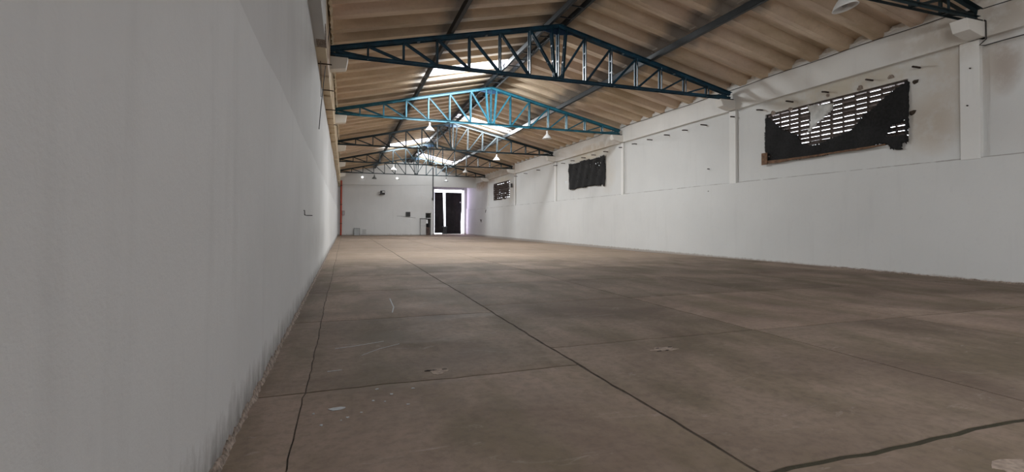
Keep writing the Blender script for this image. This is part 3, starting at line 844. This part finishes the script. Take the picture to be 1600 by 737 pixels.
# tears and scars in the plaster
def scar(name, pts2, x0, x1, mat, label, cat='plaster scar'):
    mb = MB(); mb.prism(pts2, x0, x1, 'x'); return tag(mb.build(name, mat), label, cat)
scar('broken_beam_edge', [(10.9, 5.50), (11.55, 5.52), (11.60, 5.22), (11.3, 5.18), (10.95, 5.24)], .02, .215, M_BRICK, 'brown broken edge where the white left beam turns to bare stained concrete', 'broken edge')
mb = MB(); random.seed(15)
mb.tube([(XR+.01-.02, 16.2, 3.58), (XR+.09, 16.2, 3.58)], .02, 6); tag(mb.build('wall_bolt', M_RUST), 'small dark bolt in the panel left of the thick pillar', 'bolt', 'bolts in the right wall')
for (y, z, l) in ((16.15, 2.66, 'small dark bolt in the low wall beneath the windowless bay'), (7.31, 5.05, 'small dark bolt high on the nearest pillar'), (7.37, 4.17, 'small dark bolt halfway up the nearest pillar')):
    mb = MB(); xx = XR if y > 8 else XR-.015
    mb.tube([(xx+.02, y, z), (xx-.03, y, z)], .016, 8); tag(mb.build('wall_bolt', M_RUST), l, 'bolt', 'bolts in the right wall')
mb = MB(); mb.box(XR+.02, XR+.10, 41.1, 41.35, 4.55, 4.9)
mb.build
tag(mb.build('junction_box', M_CABLE), 'small black box on the pillar right of the furthest window', 'junction box')
mb = MB(); mb.tube([(XR+.09, 51.3, 1.70), (XR+.03, 51.25, 1.66), (XR+.01, 51.2, 1.45)], .035, 8); mb.tube([(XR+.05, 51.5, 1.62), (XR+.02, 51.6, 1.75)], .03, 6)
tag(mb.build('water_tap', M_RUST), 'small dark tap on the right wall near the tall doorway', 'tap')
mb = MB(); mb.tube([(XR+.12, 49.4, 2.72), (XR+.02, 49.4, 2.72), (XR+.02, 49.5, 2.45)], .03, 6)
tag(mb.build('pipe_bracket', M_RUST), 'small rusty bracket under the ledge near the tall doorway', 'bracket')

# ------------------------------------------------------------------ floor scars and paint
def flat_blob(cx, cy, rx, ry, z, mat, seed, n=14):
    random.seed(seed); mb = MB(); pts = []
    for j in range(n):
        a = 2*PI*j/n; q = random.uniform(.55, 1.1); pts.append((cx+rx*q*math.cos(a), cy+ry*q*math.sin(a)))
    mb.prism(pts, z-.004, z+.0025, 'z'); return mb
for (cx, cy, rx, ry, l) in ((3.78, 4.27, .17, .09, 'pale patch with dark holes in the slab right of the long joint'), (1.42, 4.25, .11, .09, 'pale worn patch with dark chips in the left slab'), (4.05, 1.60, .16, .08, 'pinkish patch of bare concrete at the lower right corner')):
    t = empty('floor_patch', (cx, cy, 0)); tag(t, l, 'floor patch')
    flat_blob(0, 0, rx, ry, 0, M_SPALL, int(cx*100)).build('patch', M_SPALL, t)
    if cx != 4.05:
        for k in range(4):
            dx = random.uniform(-.8, .8)*rx; dy = random.choice((-.6, .5))*ry
            b_ = flat_blob(dx, dy, .030, .016, .0015, M_HOLE, k+int(cx*10), 8); b_.build('chip_hole', M_HOLE, t)
random.seed(41)
SP = [(.60, 3.62, .075, .030), (.84, 3.70, .012, .012), (.98, 3.80, .017, .014), (1.07, 3.55, .015, .010), (.88, 3.95, .015, .01), (.75, 3.5, .010, .008), (.66, 3.44, .012, .01), (.50, 3.36, .013, .01), (.62, 3.40, .008, .008), (.92, 3.66, .008, .008), (.44, 3.58, .009, .008), (1.15, 3.88, .016, .012)]
SPL = ['', 'pale paint speck just right of the large triangular splash', 'bright oval paint speck up and right of the large splash', 'bright paint speck low on the right of the near left slab', 'faint grey paint speck near the cross joint, above the large splash',
       'tiny pale speck just below the tip of the large splash', 'pale speck below the middle of the large splash', 'pale speck nearest the viewer, low by the left joint', 'tiny speck between the two lowest paint specks', 'tiny speck between the large splash and the oval speck', 'tiny pale speck left of the large splash by the joint', 'bright paint speck furthest right, just before the cross joint']
for i, (a, b, rx, ry) in enumerate(SP):
    tag(flat_blob(a, b, rx, ry, .001, M_SPLASH, 100+i, 9).build('paint_splash', M_SPLASH), 'large pale triangular paint splash on the slab near the left wall' if i == 0 else SPL[i], 'paint splash', 'paint splashes on the near left slab' if i else None)
for i, pts_ in enumerate([[(.55, 5.35), (.75, 5.40), (1.05, 5.52)], [(.80, 5.0), (.98, 5.2), (1.2, 5.35)], [(1.30, 7.25), (1.36, 7.7), (1.38, 8.6)], [(.50, 4.55), (.62, 4.56)]]):
    mb = MB(); w_ = .005
    L_ = []; R_ = []
    for (a, b) in pts_: L_.append((a, b+w_)); R_.append((a, b-w_))
    if i == 2: L_ = [(a-.008, b) for a, b in pts_]; R_ = [(a+.008, b) for a, b in pts_]
    mb.prism(L_+R_[::-1], -.003, .0025, 'z')
    tag(mb.build('paint_streak', M_SPLASH), ['long pale paint streak on the left slab', 'shorter pale paint streak beside the long one', 'pale scratch running away from the viewer on the left slabs', 'tiny pale paint dash by the left joint'][i], 'paint streak')

# ------------------------------------------------------------------ far end of the hall
f = YB
# red pipe in the left corner
t = empty('fire_pipe', (.29, f-.125, 0)); tag(t, 'tall red vertical pipe in the far left corner', 'pipe')
mb = MB(); mb.tube([(0, 0, 0), (0, 0, 5.75)], .085, 12); mb.build('pipe', M_RED, t)
for z in (1.2, 3.2, 5.2):
    mb = MB(); mb.tube([(0, 0, z), (0, 0, z+.06)], .11, 12); mb.build('clamp', M_RUST, t)
t = empty('hydrant_box', (.50, f-.06, 2.10)); tag(t, 'small faded red box on the far wall beside the red pipe', 'box')
mb = MB(); mb.box(-.12, .15, -.12, .055, 0, .48); mb.build('body', M_PINKBOX, t)
mb = MB(); mb.box(-.07, .10, -.135, -.12, .05, .42); mb.build('glass_front', M_GREY, t)
# floodlight
t = empty('floodlight', (4.45, f, 4.35)); tag(t, 'black floodlight on a bracket on the upper far wall', 'floodlight')
mb = MB(); mb.prism([(-.42, .02), (-.10, .0), (-.10, .42), (-.34, .42)], -.20, .26, 'x'); mb.build('housing', M_CABLE, t)
mb = MB(); mb.box(-.02, .22, -.45, -.425, .22, .34); mb.build('glass', M_PAPER, t)
mb = MB(); mb.bar((-.30, -.01, .03), (-.30, -.30, -.02), .05, .04); mb.bar((-.30, -.20, .0), (-.15, -.20, .05), .04, .04); mb.bar((0, -.1, .2), (0, .0, .2), .06, .06); mb.build('bracket', M_DSTEEL, t)
# two lit spot lamps high on the wall
for x, l in ((2.38, 'small lit white spot lamp high on the far wall, left one'), (5.98, 'small lit white spot lamp high on the far wall, right one')):
    t = empty('spot_lamp', (x, f, 6.15)); tag(t, l, 'spot lamp', 'lit spot lamps on the far wall')
    mb = MB(); mb.lathe([(.0, -.08), (.11, -.05), (.13, 0), (.11, .04), (.0, .05)], (0, -.30, 0), 16, Matrix.Rotation(math.radians(60), 3, 'X')); mb.build('bulb', M_BULB, t, True)
    mb = MB(); mb.tube([(0, -.24, 0), (.22, -.12, -.06), (.30, .0, -.07)], .05, 8); mb.build('arm', M_LAMP, t)
# panels and boxes
t = empty('meter_box', (7.21, f, 2.03)); tag(t, 'square dark grey meter box on the far wall with a louvred front', 'meter box')
mb = MB(); mb.box(-.25, .25, -.10, 0, 0, .50); mb.build('body', M_DGREY, t)
mb = MB(); mb.box(-.20, .20, -.115, -.10, .05, .45); mb.build('cover', M_CABLE, t)
mb = MB(); mb.tube([(6.02, f-.02, 2.07), (6.5, f-.02, 2.06), (7.1, f-.02, 1.98), (7.6, f-.02, 1.93), (8.05, f-.02, 1.89)], .012, 6)
tag(mb.build('wall_wire', M_CABLE), 'thin dark wire on the far wall running under the meter box', 'wire')
t = empty('leaning_panel', (1.88, f-.12, 0)); tag(t, 'low grey sheet panel leaning on the far wall near the red pipe', 'panel')
mb = MB(); mb.hexa([(-.30, -.10, 0), (.30, -.10, 0), (.30, -.06, 0), (-.30, -.06, 0), (-.30, .04, .76), (.30, .04, .76), (.30, .08, .76), (-.30, .08, .76)]); mb.build('board', M_GREY, t)
mb = MB(); mb.bar((-.28, -.13, .02), (-.28, .02, .76), .03, .02); mb.bar((.28, -.13, .02), (.28, .02, .76), .03, .02); mb.bar((-.28, .02, .74), (.28, .02, .74), .03, .02); mb.build('edge_frame', M_DGREY, t)
mb = MB(); mb.box(2.43, 2.83, f-.03, f, .06, .63); tag(mb.build('repair_patch', M_GREY2), 'pale square repair patch low on the far wall right of the grey panel', 'repair patch')
# conduit beside the doorway
t = empty('conduit', (9.93, f-.062, 4.1)); tag(t, 'dark vertical conduit on the far wall above the left side of the doorway', 'conduit')
mb = MB(); mb.tube([(0, 0, 0), (0, 0, 3.38)], .055, 8); mb.build('pipe', M_DSTEEL, t)
mb = MB(); mb.box(-.10, .06, -.07, .05, -.25, .05); mb.build('junction', M_DGREY, t)
mb = MB(); mb.tube([(.1, f-.02, 5.30), (4.0, f-.02, 5.36), (9.0, f-.02, 5.52), (9.9, f-.02, 5.55)], .012, 6)
tag(mb.build('wall_wire', M_GREY), 'thin wire stretched across the upper far wall', 'wire')
# personnel door
d = empty('door_1', (9.43, f, 0)); d['kind'] = 'structure'
mb = MB(); mb.box(-.33, -.28, -.03, .28, -.02, 2.47); mb.box(.28, .33, -.03, .28, -.02, 2.47); mb.box(-.33, .33, -.03, .28, 2.42, 2.47); mb.box(-.33, .33, -.04, .20, 1.80, 1.88); mb.build('door_frame', M_GREY2, d)
mb = MB()
for k in range(4): mb.box(-.27+k*.14, -.255+k*.14, .0, .03, 1.88, 2.42)
for k in range(3): mb.box(-.28, .28, .0, .03, 2.0+k*.14, 2.015+k*.14)
mb.build('transom_grille', M_DGREY, d)
mb = MB(); mb.box(-.33, .33, .28, .30, .78, .86); mb.box(-.2, .25, .30, .5, .0, .78); mb.build('back_counter', M_BROWNW, d)
mb = MB(); mb.box(9.17, 9.38, f-.055, f-.045, 1.26, 1.70); tag(mb.build('paper_notice', M_PAPER), 'white paper notice hanging in the narrow doorway', 'notice')
t = empty('metal_cabinet', (8.82, f-.22, 0)); tag(t, 'tall grey metal cabinet standing left of the narrow doorway', 'cabinet')
mb = MB(); mb.box(-.31, .31, -.18, .20, 0, 1.80); mb.build('body', M_GREY, t)
mb = MB(); mb.box(-.29, .29, -.20, -.18, .06, 1.00); mb.build('door', M_GREY2, t)
mb = MB(); mb.box(-.29, .29, -.20, -.18, 1.04, 1.70); mb.build('door', M_GREY2, t)
mb = MB(); mb.box(-.33, .33, -.21, .20, 1.76, 1.83); mb.build('top', M_DGREY, t)
# tall sliding door: two dark leaves with daylight round them
d = empty('door_2', (12.6, YD, 0)); d['kind'] = 'structure'
def leaf(pts, y):
    mb = MB(); mb.prism([(x-12.6, z) for x, z in pts], y, y+.05, 'y'); return mb
l1 = leaf([(10.95, .12), (12.18, .12), (12.10, 1.3), (11.94, 5.07), (10.92, 5.07)], 0).build('door_leaf', M_DOORM, d)
l2 = leaf([(12.30, .0), (14.22, .0), (14.20, 1.5), (14.28, 3.0), (14.28, 5.07), (12.25, 5.07)], 0).build('door_leaf', M_DOORM, d)
for lf, x0, x1 in ((l1, 10.98, 11.88), (l2, 12.32, 14.16)):
    mb = MB(); k = x0
    while k < x1: mb.box(k-12.6, k+.05-12.6, -.03, 0, .15, 5.03); k += .31
    for z in (.2, 1.7, 3.3, 4.9): mb.box(x0-12.6, x1-12.6, -.035, -.03, z, z+.07)
    mb.build('stiffener', M_DOORM, lf)
mb = MB(); mb.box(14.03-12.6, 14.16-12.6, -.10, -.03, 3.82, 3.95); mb.build('door_latch', M_LAMP, d)
mb = MB(); mb.box(10.8-12.6, 14.6-12.6, .02, .10, 5.40, 5.70); mb.box(10.80-12.6, 10.90-12.6, 0, .15, -.1, 5.6); mb.build('door_track', M_GREY2, d)
# bin in front of the doors
t = empty('waste_bin', (12.10, YD-.42, -.03)); tag(t, 'dark grey waste bin standing in front of the tall dark doors', 'bin')
mb = MB(); mb.hexa([(-.20, -.2, .03), (.20, -.2, .03), (.20, .18, .03), (-.20, .18, .03), (-.27, -.26, .82), (.27, -.26, .82), (.27, .22, .82), (-.27, .22, .82)]); mb.build('body', M_BIN, t)
mb = MB(); mb.prism([(-.30, .82), (.26, .82), (.26, .88), (.0, .97), (-.30, .88)], -.29, .29, 'x'); mb.build('lid', M_BIN, t)
for s in (-1, 1):
    mb = MB(); mb.tube([(s*.22, .16, .09), (s*.27, .16, .09)], .09, 14); mb.build('wheel', M_CABLE, t)
# yard outside the doors and behind the front wall
yd = MB(); yd.box(-6, 30, YE, YE+25, -.35, -.06); yd.box(-6, 30, Y0-25, Y0-.3, -.35, -.06)
struct('ground_outside', yd, M_GREY2)
